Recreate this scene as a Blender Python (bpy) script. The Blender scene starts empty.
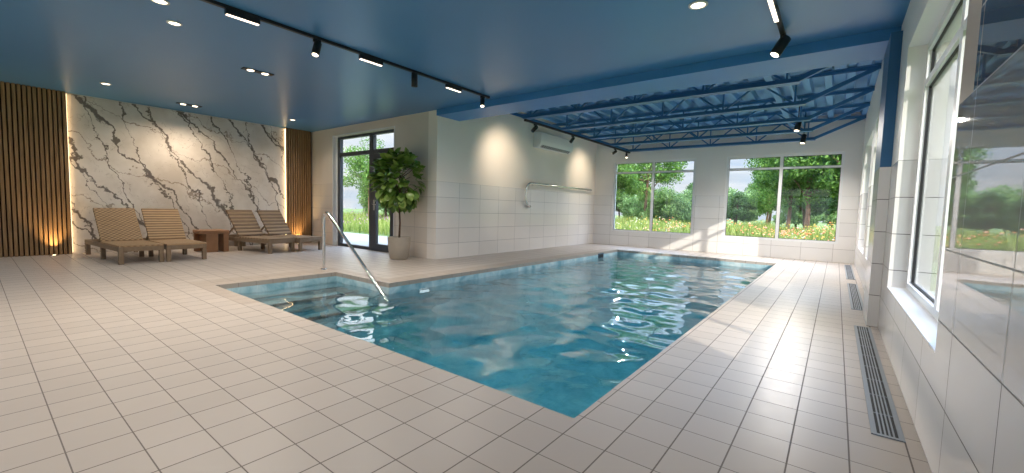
import bpy, bmesh, math, random
import numpy as np
from mathutils import Vector, Matrix

SC = bpy.context.scene
COL = SC.collection
PI = math.pi

# ------------------------------------------------------------------ camera
def make_camera():
    y, p, r = math.radians(-37.605), math.radians(-3.838), math.radians(1.5825)
    fwd = Vector((math.sin(y) * math.cos(p), math.cos(y) * math.cos(p), math.sin(p)))
    right = Vector((math.cos(y), -math.sin(y), 0))
    up = right.cross(fwd)
    r2 = right * math.cos(r) + up * math.sin(r)
    u2 = -right * math.sin(r) + up * math.cos(r)
    cam = bpy.data.cameras.new('camera')
    cam.sensor_width = 36
    cam.lens = 36 * 419.55 / 1024
    cam.clip_start = 0.02
    cam.clip_end = 500
    o = bpy.data.objects.new('camera', cam)
    M = Matrix((r2, u2, -fwd)).transposed().to_4x4()
    M.translation = Vector((0, 0, 1.05))
    o.matrix_world = M
    COL.objects.link(o)
    SC.camera = o
make_camera()

vs = SC.view_settings
vs.view_transform = 'Standard'
vs.look = 'None'
vs.exposure = 0.05
vs.gamma = 1.0
vs.use_curve_mapping = False
SC.cycles.use_denoising = True
SC.cycles.max_bounces = 12
SC.cycles.diffuse_bounces = 6
SC.cycles.glossy_bounces = 5
SC.cycles.transmission_bounces = 6
SC.cycles.transparent_max_bounces = 24
SC.cycles.sample_clamp_indirect = 6
SC.cycles.caustics_reflective = False

# ------------------------------------------------------------------ node helpers
class NT:
    def __init__(self, tree):
        self.t = tree
        self.n = tree.nodes
    def new(self, typ, **kw):
        nd = self.n.new(typ)
        for k, v in kw.items():
            setattr(nd, k, v)
        return nd
    def link(self, a, b):
        self.t.links.new(a, b)
    def put(self, sock, v):
        if hasattr(v, 'links') or isinstance(v, bpy.types.NodeSocket):
            self.link(v, sock)
        else:
            if isinstance(v, tuple) and len(v) == 3 and sock.type == 'RGBA':
                v = (*v, 1)
            sock.default_value = v
    def math(self, op, a, b=0.0, c=None):
        nd = self.new('ShaderNodeMath', operation=op)
        self.put(nd.inputs[0], a)
        self.put(nd.inputs[1], b)
        if c is not None:
            self.put(nd.inputs[2], c)
        return nd.outputs[0]
    def mix(self, f, a, b):
        nd = self.new('ShaderNodeMix', data_type='RGBA')
        self.put(nd.inputs[0], f)
        self.put(nd.inputs[6], a)
        self.put(nd.inputs[7], b)
        return nd.outputs[2]
    def mixf(self, f, a, b):
        nd = self.new('ShaderNodeMix', data_type='FLOAT')
        self.put(nd.inputs[0], f)
        self.put(nd.inputs[2], a)
        self.put(nd.inputs[3], b)
        return nd.outputs[0]
    def ramp(self, f, stops):
        nd = self.new('ShaderNodeValToRGB')
        cr = nd.color_ramp
        while len(cr.elements) < len(stops):
            cr.elements.new(0.5)
        for e, (p, c) in zip(cr.elements, stops):
            e.position = p
            e.color = (*c, 1) if len(c) == 3 else c
        self.put(nd.inputs[0], f)
        return nd.outputs[0]
    def coords(self, kind='Object'):
        return self.new('ShaderNodeTexCoord').outputs[kind]
    def xyz(self, v):
        nd = self.new('ShaderNodeSeparateXYZ')
        self.put(nd.inputs[0], v)
        return nd.outputs
    def comb(self, x, y, z):
        nd = self.new('ShaderNodeCombineXYZ')
        for i, v in enumerate((x, y, z)):
            self.put(nd.inputs[i], v)
        return nd.outputs[0]
    def noise(self, vec, scale, detail=3.0, rough=0.5, dist=0.0):
        nd = self.new('ShaderNodeTexNoise')
        if vec is not None:
            self.put(nd.inputs['Vector'], vec)
        nd.inputs['Scale'].default_value = scale
        nd.inputs['Detail'].default_value = detail
        nd.inputs['Roughness'].default_value = rough
        nd.inputs['Distortion'].default_value = dist
        return nd.outputs
    def bump(self, h, strength=0.3, dist=0.01, normal=None):
        nd = self.new('ShaderNodeBump')
        nd.inputs['Strength'].default_value = strength
        nd.inputs['Distance'].default_value = dist
        self.put(nd.inputs['Height'], h)
        if normal is not None:
            self.put(nd.inputs['Normal'], normal)
        return nd.outputs[0]
    def schlick(self, f0=0.04, normal=None, power=5.0):
        g = self.new('ShaderNodeNewGeometry')
        d = self.new('ShaderNodeVectorMath', operation='DOT_PRODUCT')
        self.put(d.inputs[0], g.outputs['Incoming'])
        self.put(d.inputs[1], normal if normal is not None else g.outputs['Normal'])
        c = self.math('ABSOLUTE', d.outputs['Value'])
        m = self.math('SUBTRACT', 1.0, c)
        p = self.math('POWER', m, power)
        return self.math('MULTIPLY_ADD', p, 1.0 - f0, f0)

def new_mat(name):
    m = bpy.data.materials.new(name)
    m.use_nodes = True
    nt = NT(m.node_tree)
    nt.n.clear()
    out = nt.new('ShaderNodeOutputMaterial')
    return m, nt, out

def principled(nt, out, base, rough=0.5, metal=0.0, ior=1.5, normal=None, coat=0.0, spec=0.5):
    b = nt.new('ShaderNodeBsdfPrincipled')
    nt.put(b.inputs['Base Color'], base)
    nt.put(b.inputs['Roughness'], rough)
    nt.put(b.inputs['Metallic'], metal)
    nt.put(b.inputs['IOR'], ior)
    nt.put(b.inputs['Specular IOR Level'], spec)
    nt.put(b.inputs['Coat Weight'], coat)
    if coat:
        b.inputs['Coat Roughness'].default_value = 0.05
    if normal is not None:
        nt.put(b.inputs['Normal'], normal)
    nt.link(b.outputs[0], out.inputs[0])
    return b

def S(r, g, b):
    f = lambda c: (c / 255 / 12.92) if c / 255 <= 0.04045 else ((c / 255 + 0.055) / 1.055) ** 2.4
    return (f(r), f(g), f(b))

def plain(name, col, rough=0.5, metal=0.0, var=0.06, scale=8.0, bump=0.0, spec=0.5):
    m, nt, out = new_mat(name)
    n = nt.noise(nt.coords(), scale, 4)
    dark = tuple(c * (1 - var) for c in col)
    lite = tuple(min(1, c * (1 + var)) for c in col)
    c = nt.mix(n[0], dark, lite)
    nrm = nt.bump(n[0], bump, 0.01) if bump else None
    principled(nt, out, c, rough, metal, normal=nrm, spec=spec)
    return m

def emit(name, col, s):
    m, nt, out = new_mat(name)
    e = nt.new('ShaderNodeEmission')
    e.inputs[0].default_value = (*col, 1)
    e.inputs[1].default_value = s
    nt.link(e.outputs[0], out.inputs[0])
    return m

# ------------------------------------------------------------------ sky and sun
def make_world():
    w = bpy.data.worlds.new('sky')
    SC.world = w
    w.use_nodes = True
    nt = NT(w.node_tree)
    nt.n.clear()
    out = nt.new('ShaderNodeOutputWorld')
    bg = nt.new('ShaderNodeBackground')
    v = nt.coords('Generated')
    x, y, z = nt.xyz(v)
    zz = nt.math('ADD', nt.math('MAXIMUM', z, 0.0), 0.12)
    p = nt.comb(nt.math('DIVIDE', x, zz), nt.math('DIVIDE', y, zz), 0.0)
    n = nt.noise(p, 0.55, 8, 0.55, 0.4)[0]
    m = nt.ramp(n, [(0.40, (0, 0, 0)), (0.60, (1, 1, 1))])
    n2 = nt.noise(p, 0.9, 6, 0.6, 0.2)[0]
    shade = nt.ramp(n2, [(0.36, (0.66, 0.70, 0.77)), (0.62, (0.93, 0.94, 0.96))])
    blue = nt.ramp(z, [(0.0, (0.62, 0.73, 0.86)), (0.6, (0.20, 0.38, 0.70))])
    c = nt.mix(m, blue, shade)
    nt.link(c, bg.inputs[0])
    lift = nt.ramp(z, [(0.0, (0.38,) * 3), (0.22, (0.44,) * 3), (0.6, (3.2,) * 3)])
    nt.put(bg.inputs[1], nt.math('MULTIPLY', lift, WORLD_STRENGTH))
    nt.link(bg.outputs[0], out.inputs[0])
WORLD_STRENGTH = 2.9
make_world()

sun = bpy.data.lights.new('sun', 'SUN')
sun.energy = 4.2
sun.color = (1.0, 0.93, 0.82)
sun.angle = math.radians(0.8)
so = bpy.data.objects.new('sun', sun)
so.rotation_euler = Vector((-0.88, 0.62, -0.465)).to_track_quat('-Z', 'Y').to_euler()
so.location = (12, -6, 8)
COL.objects.link(so)

def portal(name, loc, direction, sx, sy):
    l = bpy.data.lights.new(name, 'AREA')
    l.shape = 'RECTANGLE'
    l.size, l.size_y = sx, sy
    l.cycles.is_portal = True
    o = bpy.data.objects.new(name, l)
    o.location = loc
    o.rotation_euler = Vector(direction).to_track_quat('-Z', 'Z' if abs(direction[2]) < 0.5 else 'Y').to_euler()
    COL.objects.link(o)

# ------------------------------------------------------------------ mesh helpers
class MB:
    """collects boxes, tubes, prisms; build() links them as one mesh object"""
    def __init__(self):
        self.v, self.f, self.smooth = [], [], []
    def add(self, verts, faces, smooth=False):
        o = len(self.v)
        self.v += [tuple(p) for p in verts]
        self.f += [tuple(i + o for i in q) for q in faces]
        self.smooth += [smooth] * len(faces)
        return self
    def box(self, x0, x1, y0, y1, z0, z1, M=None):
        p = [(x0, y0, z0), (x1, y0, z0), (x1, y1, z0), (x0, y1, z0), (x0, y0, z1), (x1, y0, z1), (x1, y1, z1), (x0, y1, z1)]
        if M is not None:
            p = [M @ Vector(q) for q in p]
        return self.add(p, [(0, 3, 2, 1), (4, 5, 6, 7), (0, 1, 5, 4), (1, 2, 6, 5), (2, 3, 7, 6), (3, 0, 4, 7)])
    def bevel_box(self, x0, x1, y0, y1, z0, z1, b=0.006, M=None):
        bm = bmesh.new()
        bmesh.ops.create_cube(bm, size=1)
        for q in bm.verts:
            q.co = Vector(((x0 + x1) / 2 + q.co.x * (x1 - x0), (y0 + y1) / 2 + q.co.y * (y1 - y0), (z0 + z1) / 2 + q.co.z * (z1 - z0)))
        bmesh.ops.bevel(bm, geom=bm.edges[:], offset=b, segments=2, affect='EDGES', profile=0.5)
        bm.verts.ensure_lookup_table()
        bm.verts.index_update()
        vs_ = [M @ q.co if M is not None else q.co.copy() for q in bm.verts]
        fs_ = [[q.index for q in f.verts] for f in bm.faces]
        bm.free()
        return self.add(vs_, fs_)
    def bar(self, a, b, w, h, up=(0, 0, 1)):
        a, b = Vector(a), Vector(b)
        d = (b - a).normalized()
        s = d.cross(Vector(up))
        if s.length < 1e-5:
            s = d.cross(Vector((1, 0, 0)))
        s.normalize()
        u = s.cross(d)
        p = [e + s * (i * w / 2) + u * (j * h / 2) for e in (a, b) for i, j in ((-1, -1), (1, -1), (1, 1), (-1, 1))]
        return self.add(p, [(0, 1, 2, 3), (7, 6, 5, 4), (0, 4, 5, 1), (1, 5, 6, 2), (2, 6, 7, 3), (3, 7, 4, 0)])
    def tube(self, path, r, seg=12, caps=True):
        P = [Vector(p) for p in path]
        rs = r if isinstance(r, (list, tuple)) else [r] * len(P)
        ref = None
        rings = []
        for i, p in enumerate(P):
            d = (P[min(i + 1, len(P) - 1)] - P[max(i - 1, 0)]).normalized()
            if ref is None:
                ref = d.orthogonal().normalized()
            ref = (ref - d * ref.dot(d)).normalized()
            s = d.cross(ref)
            rings.append([p + (ref * math.cos(2 * PI * k / seg) + s * math.sin(2 * PI * k / seg)) * rs[i] for k in range(seg)])
        vv = [q for ring in rings for q in ring]
        ff = []
        for i in range(len(P) - 1):
            for k in range(seg):
                k2 = (k + 1) % seg
                ff.append((i * seg + k, i * seg + k2, (i + 1) * seg + k2, (i + 1) * seg + k))
        self.add(vv, ff, True)
        if caps:
            n = len(P) - 1
            self.add(rings[0], [tuple(reversed(range(seg)))])
            self.add(rings[n], [tuple(range(seg))])
        return self
    def lathe(self, prof, seg=32, c=(0, 0, 0)):
        vv = [(c[0] + r * math.cos(2 * PI * k / seg), c[1] + r * math.sin(2 * PI * k / seg), c[2] + z) for r, z in prof for k in range(seg)]
        ff = []
        for i in range(len(prof) - 1):
            for k in range(seg):
                k2 = (k + 1) % seg
                ff.append((i * seg + k, i * seg + k2, (i + 1) * seg + k2, (i + 1) * seg + k))
        self.add(vv, ff, True)
        if prof[0][0] > 0.0005:
            self.add(vv[:seg], [tuple(reversed(range(seg)))])
        if prof[-1][0] > 0.0005:
            self.add(vv[-seg:], [tuple(range(seg))])
        return self
    def prism(self, prof, a, b, axis='x'):
        """closed profile (u,w) extruded along axis from a to b; w is z"""
        f = {'x': lambda t, u, w: (t, u, w), 'y': lambda t, u, w: (u, t, w)}[axis]
        n = len(prof)
        vv = [f(a, *q) for q in prof] + [f(b, *q) for q in prof]
        ff = [tuple(reversed(range(n))), tuple(range(n, 2 * n))] + [(i, (i + 1) % n, n + (i + 1) % n, n + i) for i in range(n)]
        return self.add(vv, ff)
    def build(self, name, mat, parent=None, loc=None, rot=None):
        me = bpy.data.meshes.new(name)
        me.from_pydata(self.v, [], self.f)
        me.polygons.foreach_set('use_smooth', self.smooth)
        me.materials.append(mat)
        me.update()
        bm = bmesh.new()
        bm.from_mesh(me)
        bmesh.ops.recalc_face_normals(bm, faces=bm.faces[:])
        bm.to_mesh(me)
        bm.free()
        o = bpy.data.objects.new(name, me)
        COL.objects.link(o)
        if parent is not None:
            o.parent = parent
        if loc is not None:
            o.location = loc
        if rot is not None:
            o.rotation_euler = rot
        return o

def grid_solid(xs, ys, zs, solid):
    """boundary faces of a union of grid cells, welded, as MB"""
    mb = MB()
    idx = {}
    def vid(i, j, k):
        if (i, j, k) not in idx:
            idx[(i, j, k)] = len(mb.v)
            mb.v.append((xs[i], ys[j], zs[k]))
        return idx[(i, j, k)]
    nx, ny, nz = len(xs) - 1, len(ys) - 1, len(zs) - 1
    mid = lambda a, i: (a[i] + a[i + 1]) / 2
    ok = lambda i, j, k: 0 <= i < nx and 0 <= j < ny and 0 <= k < nz and solid(mid(xs, i), mid(ys, j), mid(zs, k))
    for i in range(nx):
        for j in range(ny):
            for k in range(nz):
                if not ok(i, j, k):
                    continue
                c = lambda a, b, d: vid(i + a, j + b, k + d)
                if not ok(i - 1, j, k): mb.f.append((c(0, 0, 0), c(0, 0, 1), c(0, 1, 1), c(0, 1, 0)))
                if not ok(i + 1, j, k): mb.f.append((c(1, 0, 0), c(1, 1, 0), c(1, 1, 1), c(1, 0, 1)))
                if not ok(i, j - 1, k): mb.f.append((c(0, 0, 0), c(1, 0, 0), c(1, 0, 1), c(0, 0, 1)))
                if not ok(i, j + 1, k): mb.f.append((c(0, 1, 0), c(0, 1, 1), c(1, 1, 1), c(1, 1, 0)))
                if not ok(i, j, k - 1): mb.f.append((c(0, 0, 0), c(0, 1, 0), c(1, 1, 0), c(1, 0, 0)))
                if not ok(i, j, k + 1): mb.f.append((c(0, 0, 1), c(1, 0, 1), c(1, 1, 1), c(0, 1, 1)))
    mb.smooth = [False] * len(mb.f)
    return mb

def empty(name, loc=(0, 0, 0), rz=0.0):
    o = bpy.data.objects.new(name, None)
    o.empty_display_size = 0.2
    o.location = loc
    o.rotation_euler = (0, 0, rz)
    COL.objects.link(o)
    return o

def tag(o, label, cat, group=None, kind=None):
    o['label'] = label
    o['category'] = cat
    if group:
        o['group'] = group
    if kind:
        o['kind'] = kind
    return o

def struct(o):
    o['kind'] = 'structure'
    return o

def copy_tree(o, parent=None):
    c = o.copy()
    COL.objects.link(c)
    if parent is not None:
        c.parent = parent
    for ch in list(o.children):
        copy_tree(ch, c)
    return c

# ------------------------------------------------------------------ tile and other materials
def line_mask(nt, coord, pitch, off, w):
    f = nt.math('FRACT', nt.math('DIVIDE', nt.math('SUBTRACT', coord, off), pitch))
    d = nt.math('MULTIPLY', nt.math('MINIMUM', f, nt.math('SUBTRACT', 1.0, f)), pitch)
    return nt.math('LESS_THAN', d, w / 2)

def cell_id(nt, coord, pitch, off):
    return nt.math('FLOOR', nt.math('DIVIDE', nt.math('SUBTRACT', coord, off), pitch))

def tile_layer(nt, u, v, pu, ou, pv, ov, wu, wv, base, grout, var=0.06, gu=None):
    mu = line_mask(nt, u, pu, ou, wu)
    mv = line_mask(nt, v, pv, ov, wv)
    m = nt.math('MAXIMUM', mu, mv)
    wn = nt.new('ShaderNodeTexWhiteNoise', noise_dimensions='2D')
    nt.put(wn.inputs['Vector'], nt.comb(cell_id(nt, u, pu, ou), cell_id(nt, v, pv, ov), 0.0))
    dark = tuple(c * (1 - var) for c in base)
    lite = tuple(min(1, c * (1 + var)) for c in base)
    c = nt.mix(wn.outputs[0], dark, lite)
    n = nt.noise(nt.coords(), 5.0, 5, 0.6)[0]
    c = nt.mix(nt.math('MULTIPLY', n, 0.12), c, tuple(q * 0.72 for q in base))
    return nt.mix(m, c, grout), m

def floor_tile(name, base, grout, pu=0.2125, ou=-0.953, pv=0.209, ov=0.208, rough=0.36, w=0.0065):
    m, nt, out = new_mat(name)
    x, y, z = nt.xyz(nt.coords())
    c, mk = tile_layer(nt, x, y, pu, ou, pv, ov, w, w * 0.75, base, grout, 0.045)
    n = nt.noise(nt.coords(), 14.0, 3)[0]
    r = nt.mixf(mk, nt.math('MULTIPLY_ADD', n, 0.14, rough - 0.07), 0.8)
    h = nt.math('SUBTRACT', 1.0, mk)
    principled(nt, out, c, r, normal=nt.bump(h, 0.35, 0.003))
    return m

def wall_tile(name, axis, pu, ou, top=1.54, tile=S(236, 234, 231), paint=S(234, 231, 227), grout=S(160, 155, 150), rough=0.12, gloss_y=None, ior=1.5):
    """tiled wainscot up to z=top, painted plaster above; gloss_y: polished full-height cladding nearer than this y"""
    m, nt, out = new_mat(name)
    x, y, z = nt.xyz(nt.coords())
    u = x if axis == 'x' else y
    c, mk = tile_layer(nt, u, z, pu, ou, 0.308, 0.0, 0.006, 0.006, tile, grout, 0.035)
    up = nt.math('GREATER_THAN', z, top)
    n = nt.noise(nt.coords(), 3.0, 4)[0]
    pc = nt.mix(n, tuple(q * 0.97 for q in paint), paint)
    rt = nt.mixf(mk, rough, 0.6)
    mkt = nt.math('MULTIPLY', mk, nt.math('SUBTRACT', 1.0, up))
    if gloss_y is not None:
        nearer = nt.math('LESS_THAN', y, gloss_y)
        up2 = nt.math('MULTIPLY', up, nt.math('SUBTRACT', 1.0, nearer))
        col = nt.mix(up2, c, pc)
        strip = nt.math('MULTIPLY', up2, nt.math('LESS_THAN', y, 2.585))
        col = nt.mix(nt.math('MULTIPLY', nt.math('MULTIPLY', nt.math('LESS_THAN', y, 2.585), nt.math('GREATER_THAN', z, 0.616)), nt.math('SUBTRACT', 1.0, mk)), col, S(172, 167, 162))
        col = nt.mix(strip, col, S(178, 163, 149))
        clad = nt.math('MULTIPLY', up, nearer)
        col = nt.mix(nt.math('MULTIPLY', clad, nt.math('SUBTRACT', 1.0, mk)), col, S(104, 99, 95))
        ro = nt.mixf(up2, nt.mixf(nt.math('MULTIPLY', nt.math('LESS_THAN', y, 2.585), nt.math('GREATER_THAN', z, 0.616)), nt.math('ADD', rt, 0.14), rt), 0.5)
        mkt = nt.math('MULTIPLY', mk, nt.math('SUBTRACT', 1.0, up2))
        iorv = nt.mixf(up2, nt.mixf(nt.math('MULTIPLY', nt.math('LESS_THAN', y, 2.585), nt.math('GREATER_THAN', z, 0.616)), 1.45, ior), 1.45)
    else:
        col = nt.mix(up, c, pc)
        ro = nt.mixf(up, rt, 0.55)
        iorv = ior
    h = nt.math('SUBTRACT', 1.0, mkt)
    principled(nt, out, col, ro, ior=iorv, normal=nt.bump(h, 0.3 if gloss_y is None else 0.08, 0.003))
    return m

FLOOR_BASE = S(192, 180, 169)
M = {}
M['floor'] = floor_tile('glazed beige floor tile', FLOOR_BASE, S(118, 108, 100))
M['coping'] = floor_tile('pool coping tile', S(180, 166, 153), S(126, 114, 104), rough=0.42, w=0.005)
M['wall_x'] = wall_tile('white wall tile along x', 'x', 0.62, -5.60)
M['wall_y'] = wall_tile('white wall tile along y', 'y', 0.638, 5.57, tile=S(238, 232, 225), paint=S(242, 233, 222))
M['wall_warm'] = wall_tile('white tile wainscot by the door', 'x', 0.62, -6.83, tile=S(222, 212, 200), paint=S(220, 210, 198))
M['wall_right'] = wall_tile('polished tile on the window wall', 'y', 0.61, 1.685, rough=0.02, gloss_y=2.345, ior=4.5, grout=S(95, 90, 88), tile=S(216, 213, 210))
M['paint'] = plain('off white wall paint', S(222, 217, 210), 0.6)
M['blue_ceiling'] = plain('satin blue ceiling paint', S(78, 132, 178), 0.34, var=0.03, scale=2.0)
M['blue_beam'] = plain('blue beam paint', S(66, 132, 192), 0.45, var=0.03, scale=2.0)
M['blue_column'] = plain('deep blue column paint', S(46, 96, 138), 0.45, var=0.03, scale=2.0)
M['blue_steel'] = plain('blue painted joist steel', S(60, 116, 166), 0.4, var=0.06)
M['blue_deck'] = plain('pale blue steel roof deck', S(104, 156, 204), 0.45, var=0.06)
M['white_frame'] = plain('white window frame', S(232, 232, 232), 0.35, var=0.02)
M['dark_frame'] = plain('anthracite door frame', S(62, 66, 72), 0.4, var=0.05)
M['gasket'] = plain('black rubber gasket', S(22, 22, 24), 0.6)
M['steel'] = plain('brushed stainless steel', (0.72, 0.70, 0.67), 0.16, 1.0, var=0.05, scale=30)
M['black'] = plain('matt black metal', S(24, 24, 27), 0.45, var=0.1)
M['grille'] = plain('grey anodised grille', S(150, 156, 163), 0.38, 0.3, var=0.05)
M['grille_dark'] = plain('dark grille channel', S(26, 28, 31), 0.6)
M['ac'] = plain('white appliance plastic', S(226, 227, 226), 0.35, var=0.01)
M['ac_dark'] = plain('grey air outlet', S(92, 96, 98), 0.5)
M['pot'] = plain('warm grey cement planter', S(170, 160, 146), 0.7, var=0.1, bump=0.2)
M['soil'] = plain('dark potting soil', S(50, 40, 32), 0.95, var=0.4, scale=60, bump=0.6)
M['bark'] = plain('brown bark', S(84, 66, 52), 0.9, var=0.35, scale=14, bump=0.6)
M['bark_red'] = plain('reddish bark', S(120, 92, 74), 0.9, var=0.3, scale=14, bump=0.6)
M['skimmer'] = plain('dark blue plastic', S(44, 74, 98), 0.4)
M['paving'] = plain('pale concrete paving', S(150, 148, 143), 0.8, var=0.08)
M['render'] = plain('pale exterior render', S(205, 205, 203), 0.8, var=0.05)
M['lamp_warm'] = emit('warm lamp lens', (1.0, 0.82, 0.58), 6.0)
M['lamp_bar'] = emit('warm white bar diffuser', (1.0, 0.85, 0.68), 3.0)
M['led'] = emit('warm led strip', (1.0, 0.68, 0.34), 5.5)
M['uplight'] = emit('warm floor uplight lens', (1.0, 0.75, 0.42), 14.0)
M['pool_lamp'] = emit('underwater lamp lens', (0.9, 0.98, 1.0), 2.0)
M['trim_white'] = plain('white lamp trim', S(210, 208, 205), 0.4)

def mat_wood_slats():
    m, nt, out = new_mat('oiled oak slats')
    x, y, z = nt.xyz(nt.coords())
    cid = cell_id(nt, y, 0.0575, 0.0)
    v = nt.comb(nt.math('MULTIPLY', x, 12.0), nt.math('MULTIPLY_ADD', cid, 3.7, nt.math('MULTIPLY', y, 14.0)), nt.math('MULTIPLY', z, 0.9))
    n = nt.noise(v, 2.2, 6, 0.6, 0.6)[0]
    c = nt.ramp(n, [(0.25, S(108, 82, 54)), (0.5, S(150, 116, 78)), (0.75, S(176, 140, 98))])
    principled(nt, out, c, 0.5, normal=nt.bump(n, 0.15, 0.004))
    return m
M['oak'] = mat_wood_slats()
M['oak_back'] = plain('dark backing felt', S(64, 49, 36), 0.9)

def mat_marble():
    m, nt, out = new_mat('white marble with bold grey veins')
    v = nt.coords()
    x, y, z = nt.xyz(v)
    # veins run from upper left to lower right across the slab
    wob = nt.noise(nt.comb(0.0, y, z), 1.1, 6, 0.62, 0.0)
    wx, wy, wz = nt.xyz(wob[1])
    fine = nt.noise(nt.comb(0.0, y, z), 5.0, 4, 0.6)
    fx, fy, fz = nt.xyz(fine[1])
    def vein(a, b, freq, off, amp, w0, w1, seed):
        s = nt.math('ADD', nt.math('MULTIPLY', y, a), nt.math('MULTIPLY', z, b))
        s = nt.math('ADD', s, nt.math('MULTIPLY', nt.math('SUBTRACT', wx if seed % 2 else wy, 0.5), amp))
        s = nt.math('ADD', s, nt.math('MULTIPLY', nt.math('SUBTRACT', fy if seed % 2 else fz, 0.5), 0.10))
        s = nt.math('MULTIPLY_ADD', s, freq, off)
        f = nt.math('ABSOLUTE', nt.math('SUBTRACT', nt.math('FRACT', s), 0.5))
        wn = nt.noise(nt.comb(float(seed) * 3.1, y, z), 1.6, 3)[0]
        wv = nt.math('MULTIPLY', nt.math('MAXIMUM', nt.math('SUBTRACT', wn, 0.40), 0.0), w1)
        wv = nt.math('ADD', wv, w0)
        mm = nt.new('ShaderNodeMapRange', interpolation_type='SMOOTHSTEP')
        nt.put(mm.inputs[0], nt.math('DIVIDE', f, wv))
        mm.inputs[1].default_value = 0.55
        mm.inputs[2].default_value = 1.3
        mm.inputs[3].default_value = 1.0
        mm.inputs[4].default_value = 0.0
        return mm.outputs[0]
    v1 = vein(0.86, 0.62, 1.45, 0.10, 0.85, 0.016, 0.14, 1)
    v2 = vein(0.95, 0.42, 1.9, 0.47, 1.0, 0.010, 0.13, 2)
    v3 = vein(0.50, 0.95, 1.2, 0.30, 1.4, 0.008, 0.08, 3)
    v4 = vein(0.75, 0.75, 3.0, 0.2, 2.4, 0.004, 0.10, 4)
    dark = nt.math('MAXIMUM', v1, v2)
    med = nt.math('MAXIMUM', v3, nt.math('MULTIPLY', v4, 0.6))
    cloud = nt.noise(v, 0.9, 5, 0.6)[0]
    base = nt.ramp(cloud, [(0.35, S(196, 185, 173)), (0.6, S(222, 214, 205))])
    c = nt.mix(nt.math('MULTIPLY', med, 0.75), base, S(128, 110, 96))
    c = nt.mix(nt.math('MULTIPLY', dark, 0.92), c, S(98, 88, 81))
    principled(nt, out, c, 0.06, ior=1.5)
    return m
M['marble'] = mat_marble()

def mat_weave(name, c0, c1, px, py, slat):
    m, nt, out = new_mat(name)
    x, y, z = nt.xyz(nt.coords())
    sx = nt.math('SINE', nt.math('MULTIPLY', x, 2 * PI / px))
    sy = nt.math('SINE', nt.math('MULTIPLY', y, 2 * PI / py))
    chk = nt.math('MULTIPLY', sx, sy)
    h = nt.math('MULTIPLY_ADD', chk, 0.5, 0.5) if not slat else nt.math('MULTIPLY_ADD', sx, 0.5, 0.5)
    n = nt.noise(nt.comb(nt.math('MULTIPLY', x, 4.0), y, z), 9.0, 5, 0.6)[0]
    f = nt.math('MULTIPLY_ADD', h, 0.6, nt.math('MULTIPLY', n, 0.4))
    c = nt.ramp(f, [(0.2, c0), (0.75, c1)])
    principled(nt, out, c, 0.7, normal=nt.bump(h, 0.7, 0.008))
    return m
M['wicker'] = mat_weave('tan basket weave', S(110, 86, 62), S(182, 150, 112), 0.055, 0.075, False)
M['wicker_band'] = mat_weave('tan banded weave', S(116, 90, 64), S(182, 150, 112), 0.055, 0.05, True)
M['slat_wood'] = mat_weave('weathered teak', S(108, 87, 67), S(160, 134, 104), 0.09, 0.05, True)
M['teak'] = plain('weathered grey brown wood', S(128, 108, 86), 0.6, var=0.2, scale=20, bump=0.2)
M['teak_dark'] = plain('brown walnut block', S(150, 108, 74), 0.5, var=0.25, scale=9, bump=0.1)

def mat_leaf(name, c0, c1, c2, gloss=0.35, trans=0.25, scale=1.2):
    m, nt, out = new_mat(name)
    n = nt.noise(nt.coords(), scale, 4, 0.7)[0]
    inf = nt.new('ShaderNodeNewGeometry')
    rp = inf.outputs['Random Per Island']
    f = nt.math('MULTIPLY_ADD', rp, 0.6, nt.math('MULTIPLY', n, 0.4))
    c = nt.ramp(f, [(0.15, c0), (0.5, c1), (0.85, c2)])
    b = nt.new('ShaderNodeBsdfPrincipled')
    nt.put(b.inputs['Base Color'], c)
    b.inputs['Roughness'].default_value = gloss
    t = nt.new('ShaderNodeBsdfTranslucent')
    nt.put(t.inputs[0], c)
    mx = nt.new('ShaderNodeMixShader')
    mx.inputs[0].default_value = trans
    nt.link(b.outputs[0], mx.inputs[1])
    nt.link(t.outputs[0], mx.inputs[2])
    nt.link(mx.outputs[0], out.inputs[0])
    return m
M['ficus'] = mat_leaf('glossy green fig leaves', S(58, 92, 34), S(106, 144, 56), S(168, 192, 100), 0.28, 0.15, 5)
M['leaf_a'] = mat_leaf('mid green tree leaves', S(58, 96, 36), S(94, 138, 54), S(142, 178, 84), 0.6, 0.35)
M['leaf_b'] = mat_leaf('dark green tree leaves', S(42, 74, 38), S(70, 108, 52), S(108, 144, 76), 0.6, 0.3)
M['leaf_c'] = mat_leaf('pale green tree leaves', S(78, 112, 62), S(112, 148, 82), S(154, 180, 112), 0.6, 0.35)
M['grass'] = mat_leaf('meadow grass blades', S(92, 118, 46), S(136, 156, 68), S(184, 188, 116), 0.7, 0.35, 0.5)
M['fl_orange'] = mat_leaf('orange and pink petals', S(222, 120, 60), S(236, 160, 110), S(240, 190, 170), 0.7, 0.3, 0.6)
M['fl_white'] = mat_leaf('white petals', S(205, 200, 184), S(220, 214, 198), S(226, 214, 160), 0.7, 0.3, 0.6)
M['fl_yellow'] = mat_leaf('yellow petals', S(200, 170, 56), S(214, 186, 84), S(222, 200, 120), 0.7, 0.3, 0.6)
M['fl_violet'] = mat_leaf('violet petals', S(150, 90, 150), S(186, 130, 178), S(214, 170, 200), 0.7, 0.3, 0.6)
M['meadow'] = plain('meadow ground', S(92, 110, 50), 0.95, var=0.35, scale=1.2)

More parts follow.
